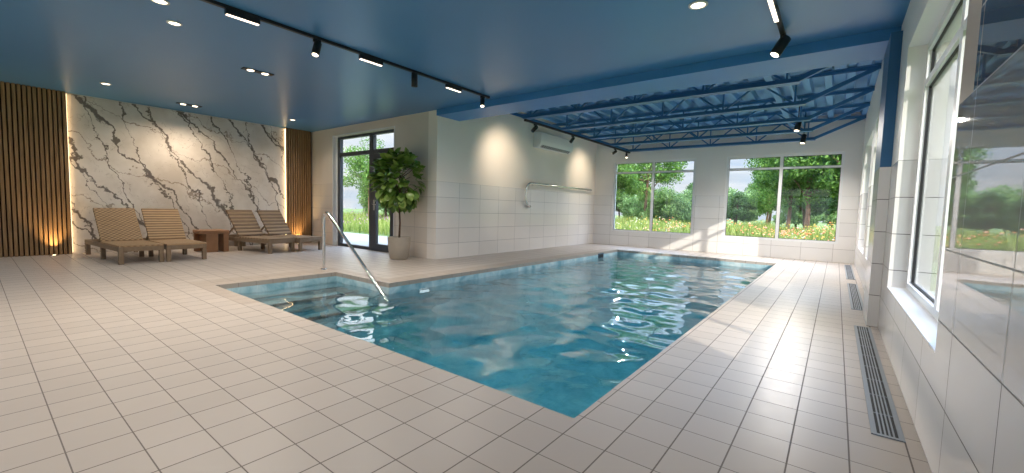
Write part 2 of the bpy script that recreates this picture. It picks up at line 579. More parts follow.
def mat_glass():
    m, nt, out = new_mat('clear window glass')
    f = nt.schlick(0.035)
    t = nt.new('ShaderNodeBsdfTransparent')
    t.inputs[0].default_value = (0.985, 0.99, 0.985, 1)
    g = nt.new('ShaderNodeBsdfGlossy')
    g.inputs['Roughness'].default_value = 0.0
    mx = nt.new('ShaderNodeMixShader')
    nt.link(f, mx.inputs[0])
    nt.link(t.outputs[0], mx.inputs[1])
    nt.link(g.outputs[0], mx.inputs[2])
    nt.link(mx.outputs[0], out.inputs[0])
    return m
M['glass'] = mat_glass()

def mat_water():
    m, nt, out = new_mat('rippled pool water')
    v = nt.coords()
    x, y, z = nt.xyz(v)
    p = nt.comb(nt.math('MULTIPLY', x, 1.0), nt.math('MULTIPLY', y, 1.0), 0.0)
    n1 = nt.noise(p, 2.1, 2, 0.5, 0.5)[0]
    n2 = nt.noise(p, 5.5, 2, 0.5, 0.8)[0]
    h = nt.math('MULTIPLY_ADD', n2, 0.32, n1)
    nrm = nt.bump(h, 0.6, 0.008)
    f = nt.schlick(0.05, nrm, 3.6)
    t = nt.new('ShaderNodeBsdfRefraction')
    t.inputs['IOR'].default_value = 1.33
    t.inputs['Roughness'].default_value = 0.0
    nt.link(nrm, t.inputs['Normal'])
    g = nt.new('ShaderNodeBsdfGlossy')
    g.inputs['Roughness'].default_value = 0.015
    nt.link(nrm, g.inputs['Normal'])
    tr = nt.new('ShaderNodeBsdfTransparent')
    tx = nt.new('ShaderNodeMixShader')
    tx.inputs[0].default_value = 0.5
    nt.link(t.outputs[0], tx.inputs[1])
    nt.link(tr.outputs[0], tx.inputs[2])
    t = tx
    mx = nt.new('ShaderNodeMixShader')
    nt.link(f, mx.inputs[0])
    nt.link(t.outputs[0], mx.inputs[1])
    nt.link(g.outputs[0], mx.inputs[2])
    nt.link(mx.outputs[0], out.inputs[0])
    va = nt.new('ShaderNodeVolumeAbsorption')
    va.inputs['Color'].default_value = (0.12, 0.74, 0.83, 1)
    va.inputs['Density'].default_value = 0.62
    nt.link(va.outputs[0], out.inputs[1])
    return m
M['water'] = mat_water()

def mat_pool():
    m, nt, out = new_mat('pale aqua pool mosaic with painted caustics')
    x, y, z = nt.xyz(nt.coords())
    n = nt.noise(nt.coords(), 2.6, 5, 0.65, 0.6)[0]
    c = nt.ramp(n, [(0.34, S(128, 178, 192)), (0.52, S(190, 216, 222)), (0.68, S(232, 240, 240))])  # mottling paints caustic-like light blotches into the mosaic colour
    a = line_mask(nt, x, 0.106, -0.953, 0.004)
    b = line_mask(nt, y, 0.106, 0.208, 0.004)
    mk = nt.math('MAXIMUM', a, b)
    c = nt.mix(nt.math('MULTIPLY', mk, 0.3), c, S(120, 150, 160))
    principled(nt, out, c, 0.4)
    return m
M['pool'] = mat_pool()
M['step_edge'] = plain('dark step nosing tile', S(70, 92, 102), 0.5)

# ------------------------------------------------------------------ room shell
XL, XR, YD, YF, XA, YB = -11.05, 0.38, 5.58, 12.30, -6.18, -3.2
HC, HD = 2.90, 3.42
WT = 0.26

def cells(*a):
    return sorted(set(a))

PX0, PX1, PY0, PY1 = -4.70, -0.985, 1.835, 10.87      # main pool
AX0, AY1 = -6.02, 3.42                                # step alcove
def in_pool(x, y, gx0=0, gx1=0, gy0=0, gy1=0, ga=0):
    return (PX0 - gx0 < x < PX1 + gx1 and PY0 - gy0 < y < PY1 + gy1) or (AX0 - ga < x <= PX0 and PY0 - gy0 < y < AY1 + 0.209)
def pool_hole(x, y):
    return (PX0 < x < PX1 and PY0 < y < PY1) or (AX0 < x <= PX0 and PY0 < y < AY1)
CW = dict(gx0=0.30, gx1=0.2, gy0=0.165, gy1=0.21, ga=0.42)
fx = cells(XL - WT, XA - WT, AX0 - CW['ga'], AX0, PX0 - CW['gx0'], PX0, PX1, PX1 + CW['gx1'], XR + WT)
fy = cells(YB - WT, PY0 - CW['gy0'], PY0, AY1, AY1 + 0.209, YD + WT, PY1, PY1 + CW['gy1'], YF + WT)
def inside(x, y):
    return YB - WT < y < YD + WT or x > XA - WT
def coping_at(x, y):
    c = in_pool(x, y, **CW)
    return c and not pool_hole(x, y)
struct(grid_solid(fx, fy, [-0.12, 0.0], lambda x, y, z: inside(x, y) and not pool_hole(x, y) and not coping_at(x, y)).build('floor', M['floor']))
struct(grid_solid(fx, fy, [-0.06, 0.0], lambda x, y, z: coping_at(x, y) and x < PX0).build('trim_1', M['coping']))
struct(grid_solid(fx, fy, [-0.06, 0.0], lambda x, y, z: coping_at(x, y) and x > PX0).build('trim_5', M['floor']))

# pool shell with steps
sx = cells(AX0 - 0.15, AX0, -5.74, -5.46, -5.18, -4.90, PX0 - 0.15, PX0, PX0 + 0.3, PX1, PX1 + 0.15)
sy = cells(PY0 - 0.15, PY0, AY1, AY1 + 0.15, PY1, PY1 + 0.15)
sz = [-1.40, -1.25, -1.10, -0.90, -0.70, -0.50, -0.30, -0.06]
POOL_FLOOR = -1.25
def shell(x, y, z):
    if pool_hole(x, y):
        if x < PX0:
            i = sum(x > e for e in (-5.74, -5.46, -5.18, -4.90))
            top = (-0.30, -0.50, -0.70, -0.90, -1.10)[i]
            return z < top
        return z < POOL_FLOOR
    if x < PX0 - 0.15:
        return y < AY1 + 0.15
    return True
struct(grid_solid(sx, sy, sz, shell).build('pool_basin', M['pool']))
nb = MB()
for i, e in enumerate((-5.74, -5.46, -5.18, -4.90)):
    t = (-0.30, -0.50, -0.70, -0.90)[i]
    nb.box(e - 0.05, e + 0.006, PY0, AY1, t - 0.03, t + 0.006)
struct(nb.build('trim_2', M['step_edge']))

WATER_Z = -0.145
def water_mesh():
    """closed body of water with a gently rippled top"""
    rng = np.random.default_rng(11)
    waves = []
    for _ in range(34):
        lam = math.exp(rng.uniform(math.log(0.18), math.log(0.85)))
        th = rng.normal(1.2, 0.9)
        waves.append((2 * PI / lam * math.cos(th), 2 * PI / lam * math.sin(th), rng.uniform(0, 2 * PI), WAVE * lam ** 1.05))
    def h(x, y):
        t = 0.0
        for kx, ky, ph, am in waves:
            t += am * math.sin(kx * x + ky * y + ph)
        return WATER_Z + t
    e = 0.004
    nx = 25
    xs = list(np.linspace(AX0 - e, PX0 - e, nx)) + list(np.linspace(PX0 - e, PX1 + e, 92))[1:]
    ys = list(np.linspace(PY0 - e, AY1 + e, 30)) + list(np.linspace(AY1 + e, PY1 + e, 184))[1:]
    inside_ = lambda i, j: i >= nx - 1 or j < 29
    mb = MB()
    idx = {}
    def vid(i, j):
        if (i, j) not in idx:
            idx[(i, j)] = len(mb.v)
            mb.v.append((xs[i], ys[j], h(xs[i], ys[j])))
        return idx[(i, j)]
    bottom = POOL_FLOOR - 0.01
    skirt = []
    quads = []
    ok = lambda i, j: 0 <= i < len(xs) - 1 and 0 <= j < len(ys) - 1 and inside_(i, j)
    for i in range(len(xs) - 1):
        for j in range(len(ys) - 1):
            if not ok(i, j):
                continue
            quads.append((vid(i, j), vid(i + 1, j), vid(i + 1, j + 1), vid(i, j + 1)))
            for di, dj, p, q in ((-1, 0, (i, j + 1), (i, j)), (1, 0, (i + 1, j), (i + 1, j + 1)), (0, -1, (i, j), (i + 1, j)), (0, 1, (i + 1, j + 1), (i, j + 1))):
                if not ok(i + di, j + dj):
                    skirt.append((vid(*p), vid(*q)))
    mb.f += quads
    mb.smooth += [True] * len(quads)
    low = {}
    def lv(k):
        if k not in low:
            low[k] = len(mb.v)
            mb.v.append((mb.v[k][0], mb.v[k][1], bottom))
        return low[k]
    for p, q in skirt:
        mb.f.append((q, p, lv(p), lv(q)))
        mb.smooth.append(False)
    base = [(AX0 - e, PY0 - e), (PX1 + e, PY0 - e), (PX1 + e, PY1 + e), (PX0 - e, PY1 + e), (PX0 - e, AY1 + e), (AX0 - e, AY1 + e)]
    mb.add([(x, y, bottom) for x, y in base], [(5, 4, 3, 2, 1, 0)])
    return mb
WAVE = 0.0026
wat = water_mesh().build('pool_water', M['water'])
tag(wat, 'rippled turquoise water filling the rectangular pool', 'water', kind='stuff')

# walls: boxes with openings
FW = [(-5.56, -3.15, 0.43, 2.56), (-2.38, 0.065, 0.43, 2.56)]            # far windows x0 x1 z0 z1
RW = [(2.58, 4.78, 0.465, 2.46), (6.15, 8.30, 0.45, 2.48), (8.92, 10.95, 0.45, 2.48)]
DR = (-9.98, -7.50, 0.0, 2.72)
BW_ADDED = [(-10.2, -7.2, 0.3, 2.6), (-6.4, -3.6, 0.3, 2.6), (-2.9, -0.3, 0.3, 2.6)]  # unseen back windows, added to let more daylight into the lounge
def wall_x(name, x0, x1, y0, y1, z0, z1, ops, mat):
    xs = cells(x0, x1, *[o[0] for o in ops], *[o[1] for o in ops])
    zs = cells(z0, z1, *[o[2] for o in ops if o[2] > z0], *[o[3] for o in ops])
    return struct(grid_solid(xs, [y0, y1], zs, lambda x, y, z: not any(o[0] < x < o[1] and o[2] < z < o[3] for o in ops)).build(name, mat))
def wall_y(name, x0, x1, y0, y1, z0, z1, ops, mat):
    ys = cells(y0, y1, *[o[0] for o in ops], *[o[1] for o in ops])
    zs = cells(z0, z1, *[o[2] for o in ops if o[2] > z0], *[o[3] for o in ops])
    return struct(grid_solid([x0, x1], ys, zs, lambda x, y, z: not any(o[0] < y < o[1] and o[2] < z < o[3] for o in ops)).build(name, mat))
wall_x('wall_far', XA - WT, XR + WT, YF, YF + WT, 0, HD + 0.1, FW, M['wall_x'])
wall_y('wall_right', XR, XR + WT, YB, YF, 0, HD + 0.1, RW, M['wall_right'])
wall_x('wall_door', XL - WT, XA - WT, YD, YD + WT, 0, HC + 0.2, [DR], M['wall_warm'])
wall_y('wall_inner', XA - WT, XA, YD, YF, 0, HD + 0.1, [], M['wall_y'])
wall_y('wall_left', XL - WT, XL, YB, YD, 0, HC + 0.2, [], M['paint'])
wall_x('wall_back', XL - WT, XR + WT, YB - WT, YB, 0, HC + 0.2, BW_ADDED, M['paint'])
struct(MB().box(XL, XR, YB, 5.55, HC, HC + 0.2).build('ceiling', M['blue_ceiling']))
# the dropped beam between the lounge and the pool hall, and its column
struct(MB().box(XA, XR, 5.55, 6.16, 2.785, HD + 0.1).box(XL, XA, 5.55, YD, HC, HC + 0.2).build('beam', M['blue_beam']))
struct(MB().box(0.296, XR - 0.001, 5.33, 6.06, 1.54, 2.785).build('column', M['blue_column']))
struct(MB().box(0.296, XR - 0.001, 5.33, 6.06, 0.0, 1.54).build('trim_3', M['wall_right']))

# corrugated roof deck over the pool hall
def deck():
    prof = []
    p = 0.30
    x = XA
    while x < XR - 0.01:
        prof += [(x, HD), (x + 0.16, HD), (x + 0.18, HD - 0.105), (x + 0.28, HD - 0.105)]
        x += p
    prof = [(min(u, XR), w) for u, w in prof] + [(XR, HD)]
    top = [(u, HD + 0.06) for u in (XR, XA)]
    mb = MB()
    n = len(prof)
    a = [(u, 6.16, w) for u, w in prof]
    b = [(u, YF, w) for u, w in prof]
    mb.add(a + b, [(i, i + 1, n + i + 1, n + i) for i in range(n - 1)])
    mb.box(XA, XR, 6.16, YF, HD + 0.01, HD + 0.08)
    return mb.build('ceiling_deck', M['blue_deck'])
struct(deck())

# ------------------------------------------------------------------ windows and door
def glazing(name, axis, a0, a1, z0, z1, pos, depth, fw, mull, trans, mat, inward, sash=True):
    """frame in the plane axis=const; a is the other horizontal axis"""
    root = struct(empty(name, (0, 0, 0)))
    def bx(mb, u0, u1, w0, w1, d0, d1):
        if axis == 'y':
            mb.box(u0, u1, d0, d1, w0, w1)
        else:
            mb.box(d0, d1, u0, u1, w0, w1)
    d0, d1 = pos, pos + depth
    f = MB()
    bx(f, a0, a1, z0, z0 + fw, d0, d1)
    bx(f, a0, a1, z1 - fw, z1, d0, d1)
    bx(f, a0, a0 + fw, z0 + fw, z1 - fw, d0, d1)
    bx(f, a1 - fw, a1, z0 + fw, z1 - fw, d0, d1)
    mw = fw * 1.25
    edges = [a0 + fw]
    for m_ in mull:
        bx(f, m_ - mw / 2, m_ + mw / 2, z0 + fw, z1 - fw, d0, d1)
        edges += [m_ - mw / 2, m_ + mw / 2]
    edges.append(a1 - fw)
    spans = [(edges[i], edges[i + 1]) for i in range(0, len(edges), 2)]
    zsp = [(z0 + fw, z1 - fw)]
    if trans:
        for s in spans:
            bx(f, s[0], s[1], trans - fw * 0.45, trans + fw * 0.45, d0 + 0.002, d1 - 0.002)
        zsp = [(z0 + fw, trans - fw * 0.45), (trans + fw * 0.45, z1 - fw)]
    f.build('window_frame', mat, root)
    g = MB()
    gd = (d0 + d1) / 2
    for s in spans:
        for zz in zsp:
            p = MB()
            bx(p, s[0], s[1], zz[0], zz[1], gd - 0.004, gd + 0.004)
            p.build('pane', M['glass'], root)
            for du0, du1, dz0, dz1 in ((s[0], s[1], zz[0], zz[0] + 0.008), (s[0], s[1], zz[1] - 0.008, zz[1]),
                                       (s[0], s[0] + 0.008, zz[0], zz[1]), (s[1] - 0.008, s[1], zz[0], zz[1])):
                bx(g, du0, du1, dz0, dz1, gd - 0.012 , gd + 0.012)
    g.build('gasket', M['gasket'], root)
    return root

w1 = glazing('window_1', 'y', *FW[0], YF + 0.02, 0.07, 0.055, [-4.33], 2.225, M['white_frame'], -1)
w2 = glazing('window_2', 'y', *FW[1], YF + 0.02, 0.07, 0.055, [-1.155], 2.225, M['white_frame'], -1)
for i, (r, mu) in enumerate(zip(RW, (3.48, 7.22, 9.93))):
    w = glazing('window_%d' % (i + 3), 'x', *r, XR + 0.115, 0.07, 0.062, [mu], 2.14, M['white_frame'], -1)
    MB().box(XR + 0.0005, XR + 0.115, r[0] + 0.001, r[1] - 0.001, r[2] + 0.0005, r[2] + 0.008).build('window_sill', M['white_frame'], w)
for i, b in enumerate(BW_ADDED):
    glazing('window_%d' % (i + 6), 'y', *b, YB - 0.15, 0.07, 0.06, [(b[0] + b[1]) / 2], 2.1, M['white_frame'], 1)  # out of view behind the camera, added for their daylight

# glazed door with a side light
def door():
    root = struct(empty('door_1', (0, 0, 0)))
    x0, x1, z1, ym = -9.87, -7.55, 2.68, -8.43
    d0, d1 = YD + 0.07, YD + 0.15
    f = MB()
    f.box(x0, x1, d0, d1, z1 - 0.06, z1)
    f.box(x0, x0 + 0.11, d0, d1, 0, z1 - 0.06)
    f.box(x1 - 0.07, x1, d0, d1, 0, z1 - 0.06)
    f.box(ym - 0.10, ym + 0.06, d0, d1, 0, z1 - 0.06)
    f.box(x0 + 0.11, x1 - 0.07, d0 + 0.002, d1 - 0.002, 2.20, 2.29)
    f.box(x0 + 0.11, ym - 0.10, d0, d1, 0, 0.07)
    f.box(ym + 0.06, x1 - 0.07, d0, d1, 0, 0.03)
    f.build('door_frame', M['dark_frame'], root)
    for a, b, c, d in ((x0 + 0.11, ym - 0.10, 0.07, 2.20), (x0 + 0.11, ym - 0.10, 2.29, z1 - 0.06), (ym + 0.06, x1 - 0.07, 2.29, z1 - 0.06)):
        MB().box(a, b, (d0 + d1) / 2 - 0.004, (d0 + d1) / 2 + 0.004, c, d).build('pane', M['glass'], root)
    lf = MB()
    a, b = ym + 0.065, x1 - 0.075
    lf.box(a, a + 0.11, d0 - 0.01, d1 - 0.02, 0.03, 2.195).box(b - 0.11, b, d0 - 0.01, d1 - 0.02, 0.03, 2.195)
    lf.box(a + 0.11, b - 0.11, d0 - 0.01, d1 - 0.02, 0.03, 0.16).box(a + 0.11, b - 0.11, d0 - 0.01, d1 - 0.02, 2.08, 2.195)
    leaf = lf.build('door_leaf', M['dark_frame'], root)
    MB().box(a + 0.11, b - 0.11, d0 + 0.02, d0 + 0.028, 0.16, 2.08).build('pane', M['glass'], leaf)
    h = MB()
    h.bevel_box(a + 0.035, a + 0.075, d0 - 0.022, d0 - 0.01, 0.92, 1.16, 0.004)
    h.tube([(a + 0.055, d0 - 0.02, 1.05), (a + 0.055, d0 - 0.065, 1.05), (a + 0.17, d0 - 0.065, 1.05)], 0.011, 8)
    h.build('door_handle', M['steel'], leaf)
door()
# white painted reveal trim round the door opening
rv = MB()
rv.box(-9.979, -9.868, YD + 0.066, YD + 0.2, 0, 2.70)
rv.box(-9.979, -9.955, YD - 0.008, YD + 0.066, 0, 2.70).box(-7.525, -7.501, YD - 0.008, YD + 0.2, 0, 2.70).box(-9.979, -7.501, YD - 0.008, YD + 0.2, 2.701, 2.719)
struct(rv.build('trim_4', M['white_frame']))

for (a0, a1, z0, z1) in FW:
    portal('daylight portal', ((a0 + a1) / 2, YF + 0.12, (z0 + z1) / 2), (0, -1, 0), a1 - a0, z1 - z0)
for (a0, a1, z0, z1) in RW:
    portal('daylight portal', (XR + 0.2, (a0 + a1) / 2, (z0 + z1) / 2), (-1, 0, 0), a1 - a0, z1 - z0)
for (a0, a1, z0, z1) in BW_ADDED:
    portal('daylight portal', ((a0 + a1) / 2, YB - 0.2, (z0 + z1) / 2), (0, 1, 0), a1 - a0, z1 - z0)
portal('daylight portal', (-8.7, YD + 0.2, 1.36), (0, -1, 0), 2.3, 2.7)

# ------------------------------------------------------------------ feature wall
def slat_panel(y0, y1, label):
    root = empty('slat_panel', (XL + 0.002, (y0 + y1) / 2, 0))
    oy = (y0 + y1) / 2
    MB().box(0.0, 0.03, y0 - oy, y1 - oy, 0, HC - 0.002).build('backing_board', M['oak_back'], root)
    mb = MB()
    y = y0
    while y + 0.04 <= y1 + 0.001:
        mb.box(0.03, 0.082, y - oy, y + 0.038 - oy, 0, HC - 0.002)
        y += 0.0575
    mb.build('slats', M['oak'], root)
    tag(root, label, 'wall panel', 'oak slat panels beside the marble')
slat_panel(-0.98, 1.13, 'wide panel of vertical oak slats on the wall left of the marble')
slat_panel(4.91, YD - 0.01, 'narrow panel of vertical oak slats between the marble and the door wall')
mp = empty('marble_panel', (XL + 0.002, 3.02, 0))
for i in range(1):
    MB().box(0.0, 0.018, 1.142 - 3.02, 4.898 - 3.02, 0.0, HC - 0.015).build('slab', M['marble'], mp)
tag(mp, 'large white marble wall slab with bold grey veins behind the loungers', 'wall panel')
def led(y, side, label):
    r = empty('led_strip', (XL + 0.03, y, 0))
    MB().box(0, 0.045, -0.003, 0.003, 0.02, HC - 0.02).build('channel', M['white_frame'], r)
    MB().box(0.004, 0.041, min(0.0031 * side, 0.007 * side), max(0.0031 * side, 0.007 * side), 0.03, HC - 0.03).build('diffuser', M['led'], r)
    tag(r, label, 'light', 'led strips at the marble edges')
led(1.136, 1, 'glowing warm vertical light strip along the left edge of the marble')
led(4.904, -1, 'glowing warm vertical light strip along the right edge of the marble')

# ------------------------------------------------------------------ lamps
def lamp_spot(parent_loc, target, power, angle, blend, color, radius=0.04, name='lamp light'):
    l = bpy.data.lights.new(name, 'SPOT')
    l.energy = power
    l.spot_size = math.radians(angle)
    l.spot_blend = min(1.0, blend + 0.2)
    l.color = color
    l.shadow_soft_size = radius
    o = bpy.data.objects.new(name, l)
    o.location = parent_loc
    d = Vector(target) - Vector(parent_loc)
    o.rotation_euler = d.to_track_quat('-Z', 'Y').to_euler()
    COL.objects.link(o)
WARM = (1.0, 0.82, 0.62)
NEUT = (1.0, 0.93, 0.85)
SOFT = (1.0, 0.88, 0.74)
P_DOWN = 180.0

def downlight(x, y, r, label, power=P_DOWN, col=SOFT):
    root = empty('downlight', (x, y, HC))
    MB().lathe([(r * 1.35, -0.001), (r * 1.35, -0.008), (r * 1.02, -0.012), (r, -0.004)], 24).build('trim_ring', M['trim_white'], root)
    MB().lathe([(r, -0.004), (r * 0.9, -0.0075), (0.0001, -0.008)], 24).build('lens', M['lamp_warm'], root)
    tag(root, label, 'ceiling light', 'round recessed ceiling lights')
    lamp_spot((x, y, HC - 0.03), (x, y, 0), power, 150, 0.9, col, 0.06)
downlight(-5.14, 1.17, 0.055, 'round ceiling downlight at the top edge of the picture, left of the black track', 85)
downlight(-5.64, 1.40, 0.050, 'round ceiling downlight just below the topmost one, left of the track', 85)
downlight(-9.57, 1.45, 0.055, 'round ceiling downlight near the slat panel and marble left edge', 45)
downlight(-9.80, 4.53, 0.050, 'round ceiling downlight near the narrow slat panel in the corner', 60)
downlight(-1.09, 4.03, 0.060, 'round ceiling downlight on the right, beside the short track', power=90, col=NEUT)

downlight(-3.30, 0.45, 0.055, 'unseen ceiling downlight added to brighten the near floor, between the two black tracks', 85)  # this and the next two: unseen lamps added to brighten the near floor
downlight(-5.60, -0.90, 0.055, 'unseen ceiling downlight added to brighten the near floor by the middle back window', 80)
downlight(-1.50, -0.40, 0.055, 'unseen ceiling downlight added to brighten the near floor by the right back window', 95)

def twin(x, y, label, wall):
    root = empty('twin_downlight', (x, y, HC))
    MB().bevel_box(-0.055, 0.055, -0.20, 0.20, -0.012, -0.001, 0.003).build('housing', M['black'], root)
    for s in (-1, 1):
        MB().lathe([(0.046, -0.0125), (0.040, -0.0165), (0.0001, -0.017)], 20, (0, s * 0.095, 0)).build('lens', M['lamp_warm'], root)
        if wall:
            lamp_spot((x - 0.05, y + s * 0.095, HC - 0.03), (x - 0.60, y + s * 0.45, 0.9), 72, 120, 1.0, WARM)
        else:
            lamp_spot((x, y + s * 0.095, HC - 0.03), (x, y, 0), 85, 140, 0.9, SOFT)
    tag(root, label, 'ceiling light', 'twin recessed ceiling lights')
twin(-6.66, 2.60, 'black twin ceiling downlight in the middle of the ceiling, nearer the camera', False)
twin(-10.16, 2.72, 'black twin ceiling downlight close above the marble wall', True)

def floor_uplight(x, y, label):
    root = empty('floor_uplight', (x, y, 0))
    MB().lathe([(0.06, 0.0), (0.06, 0.006), (0.045, 0.008)], 24).build('ring', M['steel'], root)
    MB().lathe([(0.045, 0.007), (0.0001, 0.009)], 24).build('lens', M['uplight'], root)
    tag(root, label, 'floor light', 'recessed floor uplights')
    lamp_spot((x, y, 0.03), (x - 0.04, y, 1.0), 60, 80, 0.8, (1.0, 0.66, 0.30), 0.02)
floor_uplight(-10.86, 0.90, 'small recessed floor light glowing at the foot of the wide slat panel')
floor_uplight(-10.88, 5.16, 'recessed floor light at the foot of the narrow slat panel')

def track(x, y0, y1, z, label):
    root = empty('track_rail', (x, (y0 + y1) / 2, z))
    h = (y1 - y0) / 2
    MB().box(-0.02, 0.02, -h, h, -0.032, -0.001).build('rail', M['black'], root)
    for s in (-1, 1):
        MB().bevel_box(-0.023, 0.023, s * h - 0.02, s * h + 0.02, -0.036, -0.001, 0.003).build('end_cap', M['black'], root)
    tag(root, label, 'light track', 'black lighting tracks')
track(-4.71, -1.2, 5.36, HC, 'long black ceiling lighting track running to the corner above the plant')
track(-0.545, -0.6, 5.20, HC, 'short black ceiling lighting track at the top right near the windows')

def linear(x, y0, y1, label, power=75):
    root = empty('linear_light', (x, (y0 + y1) / 2, HC - 0.032))
    h = (y1 - y0) / 2
    MB().bevel_box(-0.022, 0.022, -h, h, -0.05, 0.0, 0.003).build('housing', M['black'], root)
    MB().bevel_box(-0.017, 0.017, -h + 0.008, h - 0.008, -0.058, -0.046, 0.003).build('diffuser', M['lamp_bar'], root)
    tag(root, label, 'track light', 'linear bar lights on the tracks')
    lamp_spot((x, (y0 + y1) / 2, HC - 0.10), (x, (y0 + y1) / 2, 0), power, 160, 0.9, NEUT, 0.12)
linear(-4.71, 1.56, 1.86, 'lit bar light on the long track, nearest the camera')
linear(-4.71, 2.98, 3.30, 'lit bar light midway along the long track, between two spotlights')
linear(-4.71, 4.41, 4.72, 'lit bar light near the far end of the long track')
linear(-0.545, 3.35, 4.58, 'long lit bar light on the short right-hand track', 60)

def spotlight(loc, aim, label, lit=True, power=60, angle=60, size=1.0, stem=0.06, glow=True):
    """track head hung from loc; aim is a point"""
    root = empty('track_spotlight', loc)
    L, R = 0.13 * size, 0.034 * size
    a = Vector(aim) - Vector(loc)
    d = a.normalized()
    pivot = Vector((0, 0, -stem - 0.02))
    MB().bevel_box(-0.018, 0.018, -0.04, 0.04, -0.03, 0.0, 0.003).build('adapter', M['black'], root)
    MB().tube([(0, 0, -0.03), (0, 0, -stem - 0.02)], 0.009, 8).build('stem', M['black'], root)
    b0 = pivot - d * L * 0.35
    b1 = pivot + d * L * 0.65
    hd = MB()
    hd.tube([b0, b0 + d * 0.006, b1 - d * 0.004, b1], [R * 0.85, R, R, R * 0.92], 16)
    hd = hd.build('head', M['black'], root)
    if lit:
        MB().tube([b1 + d * 0.0005, b1 + d * 0.004], [R * 0.8, R * 0.72], 16).build('lens', M['lamp_warm'], hd)
        lamp_spot(Vector(loc) + b1 + d * 0.02, aim, power, angle, 0.8, WARM if angle < 99 and loc[1] > 6 else NEUT, 0.03)
    tag(root, label, 'spotlight', 'black track spotlights')
zc = HC - 0.032
spotlight((-4.71, 2.45, zc), (-4.3, 1.6, 0.0), 'lit black spotlight on the long track, second fitting from the camera', power=60, angle=90, size=1.2)
spotlight((-4.71, 3.82, zc), (-4.9, 4.0, 0.0), 'unlit black cylinder spotlight hanging straight down from the long track', lit=False, size=1.25)
spotlight((-4.71, 5.22, zc), (-4.0, 4.4, 0.0), 'lit black spotlight at the far end of the long track', power=60, angle=90, size=1.1)
spotlight((-0.545, 5.10, zc), (-1.9, 4.3, 0.2), 'lit black spotlight at the end of the short right-hand track', power=60, angle=90, size=1.5)

# ------------------------------------------------------------------ roof joists
def joist(y, label):
    root = empty('roof_joist', ((XA + XR) / 2, y, 2.83))
    ox = (XA + XR) / 2
    bl, br, zb, zt = -5.05, -0.50, 0.0, 0.47
    X = lambda x: x - ox
    t = MB()
    for s in (-1, 1):
        t.box(X(XA), X(XR), s * 0.034 - 0.03, s * 0.034 + 0.03, zt - 0.008, zt)
        t.box(X(XA), X(XR), s * 0.012 - 0.004, s * 0.012 + 0.004, zt - 0.055, zt - 0.008)
    t.build('top_chord', M['blue_steel'], root)
    b = MB()
    for s in (-1, 1):
        b.box(X(bl), X(br), s * 0.04 - 0.035, s * 0.04 + 0.035, zb, zb + 0.008)
        b.box(X(bl), X(br), s * 0.012 - 0.004, s * 0.012 + 0.004, zb + 0.008, zb + 0.07)
    b.build('bottom_chord', M['blue_steel'], root)
    w = MB()
    n = 4
    p = (br - bl - 0.3) / n
    x = bl + 0.15
    for i in range(n + 1):
        c = x + i * p
        w.bar((X(c), 0, zb + 0.03), (X(c), 0, zt - 0.03), 0.026, 0.026, (1, 0, 0))
        if i < n:
            w.bar((X(c), 0, zb + 0.03), (X(c + p / 2), 0, zt - 0.03), 0.028, 0.028, (0, 1, 0))
            w.bar((X(c + p / 2), 0, zt - 0.03), (X(c + p), 0, zb + 0.03), 0.028, 0.028, (0, 1, 0))
    w.build('web', M['blue_steel'], root)
    MB().bar((X(br - 0.05), 0, zb + 0.03), (X(XR - 0.01), 0, zt - 0.03), 0.06, 0.05, (0, 1, 0)).build('end_diagonal', M['blue_steel'], root)
    MB().bar((X(bl + 0.05), 0, zb + 0.03), (X(XA + 0.01), 0, zt - 0.03), 0.06, 0.05, (0, 1, 0)).build('end_diagonal', M['blue_steel'], root)
    tag(root, label, 'roof truss', 'blue open web roof joists')
for y, lb in ((6.86, 'blue open web roof joist nearest the dropped beam'), (8.25, 'blue open web roof joist, second from the dropped beam'),
              (9.60, 'blue open web roof joist in the middle of the five'), (10.85, 'blue open web roof joist, second from the far windows'),
              (12.12, 'blue open web roof joist right in front of the far window wall')):
    joist(y, lb)
def conduit(x, w, label):
    mb = MB()
    mb.box(x - w / 2, x + w / 2, 6.17, 12.28, 3.18, 3.24)
    o = mb.build('cable_tray', M['blue_deck'])
    tag(o, label, 'cable tray', 'long steel trays crossing the joists')
conduit(-0.98, 0.10, 'pale blue steel tray crossing the joists, left one of the pair')
conduit(-0.74, 0.05, 'thinner pale blue steel tray crossing the joists, right one of the pair')

def hall_track(x, label):
    root = empty('track_rail', (x, 9.6, 2.825))
    MB().box(-0.022, 0.022, -2.75, 2.55, -0.035, 0.004).build('rail', M['black'], root)
    for s in (-2.75, 2.55):
        MB().bevel_box(-0.025, 0.025, s - 0.02, s + 0.02, -0.038, 0.004, 0.003).build('end_cap', M['black'], root)
    tag(root, label, 'light track', 'black lighting tracks')
hall_track(-5.02, 'black lighting track under the left ends of the roof joists')
zt_ = 2.79
spotlight((-5.02, 7.20, zt_), (-6.18, 7.50, 2.1), 'black spotlight under the joists, left of the air conditioner, aimed at the wall', power=60, angle=96, size=1.2)
spotlight((-5.02, 8.75, zt_), (-6.18, 8.9, 1.5), 'unlit black spotlight under the joists, above the air conditioner right end', lit=False, size=1.1)
spotlight((-5.02, 11.15, zt_), (-6.18, 11.30, 2.1), 'black spotlight under the joists near the far corner, aimed at the wall', power=55, angle=92, size=1.1)
spotlight((-5.02, 11.95, zt_), (-4.4, 11.0, 0.5), 'small lit spotlight above the left far window', power=140, angle=130)
for y, lb in ((9.75, 'lit black spotlight hanging under the right end of the joists, nearer one'), (11.45, 'lit black spotlight under the right joist ends, in front of the right far window')):
    spotlight((-0.69, y, 3.18), (-1.1, y - 0.7, 0), lb, power=260, angle=165, size=1.5, stem=0.36)

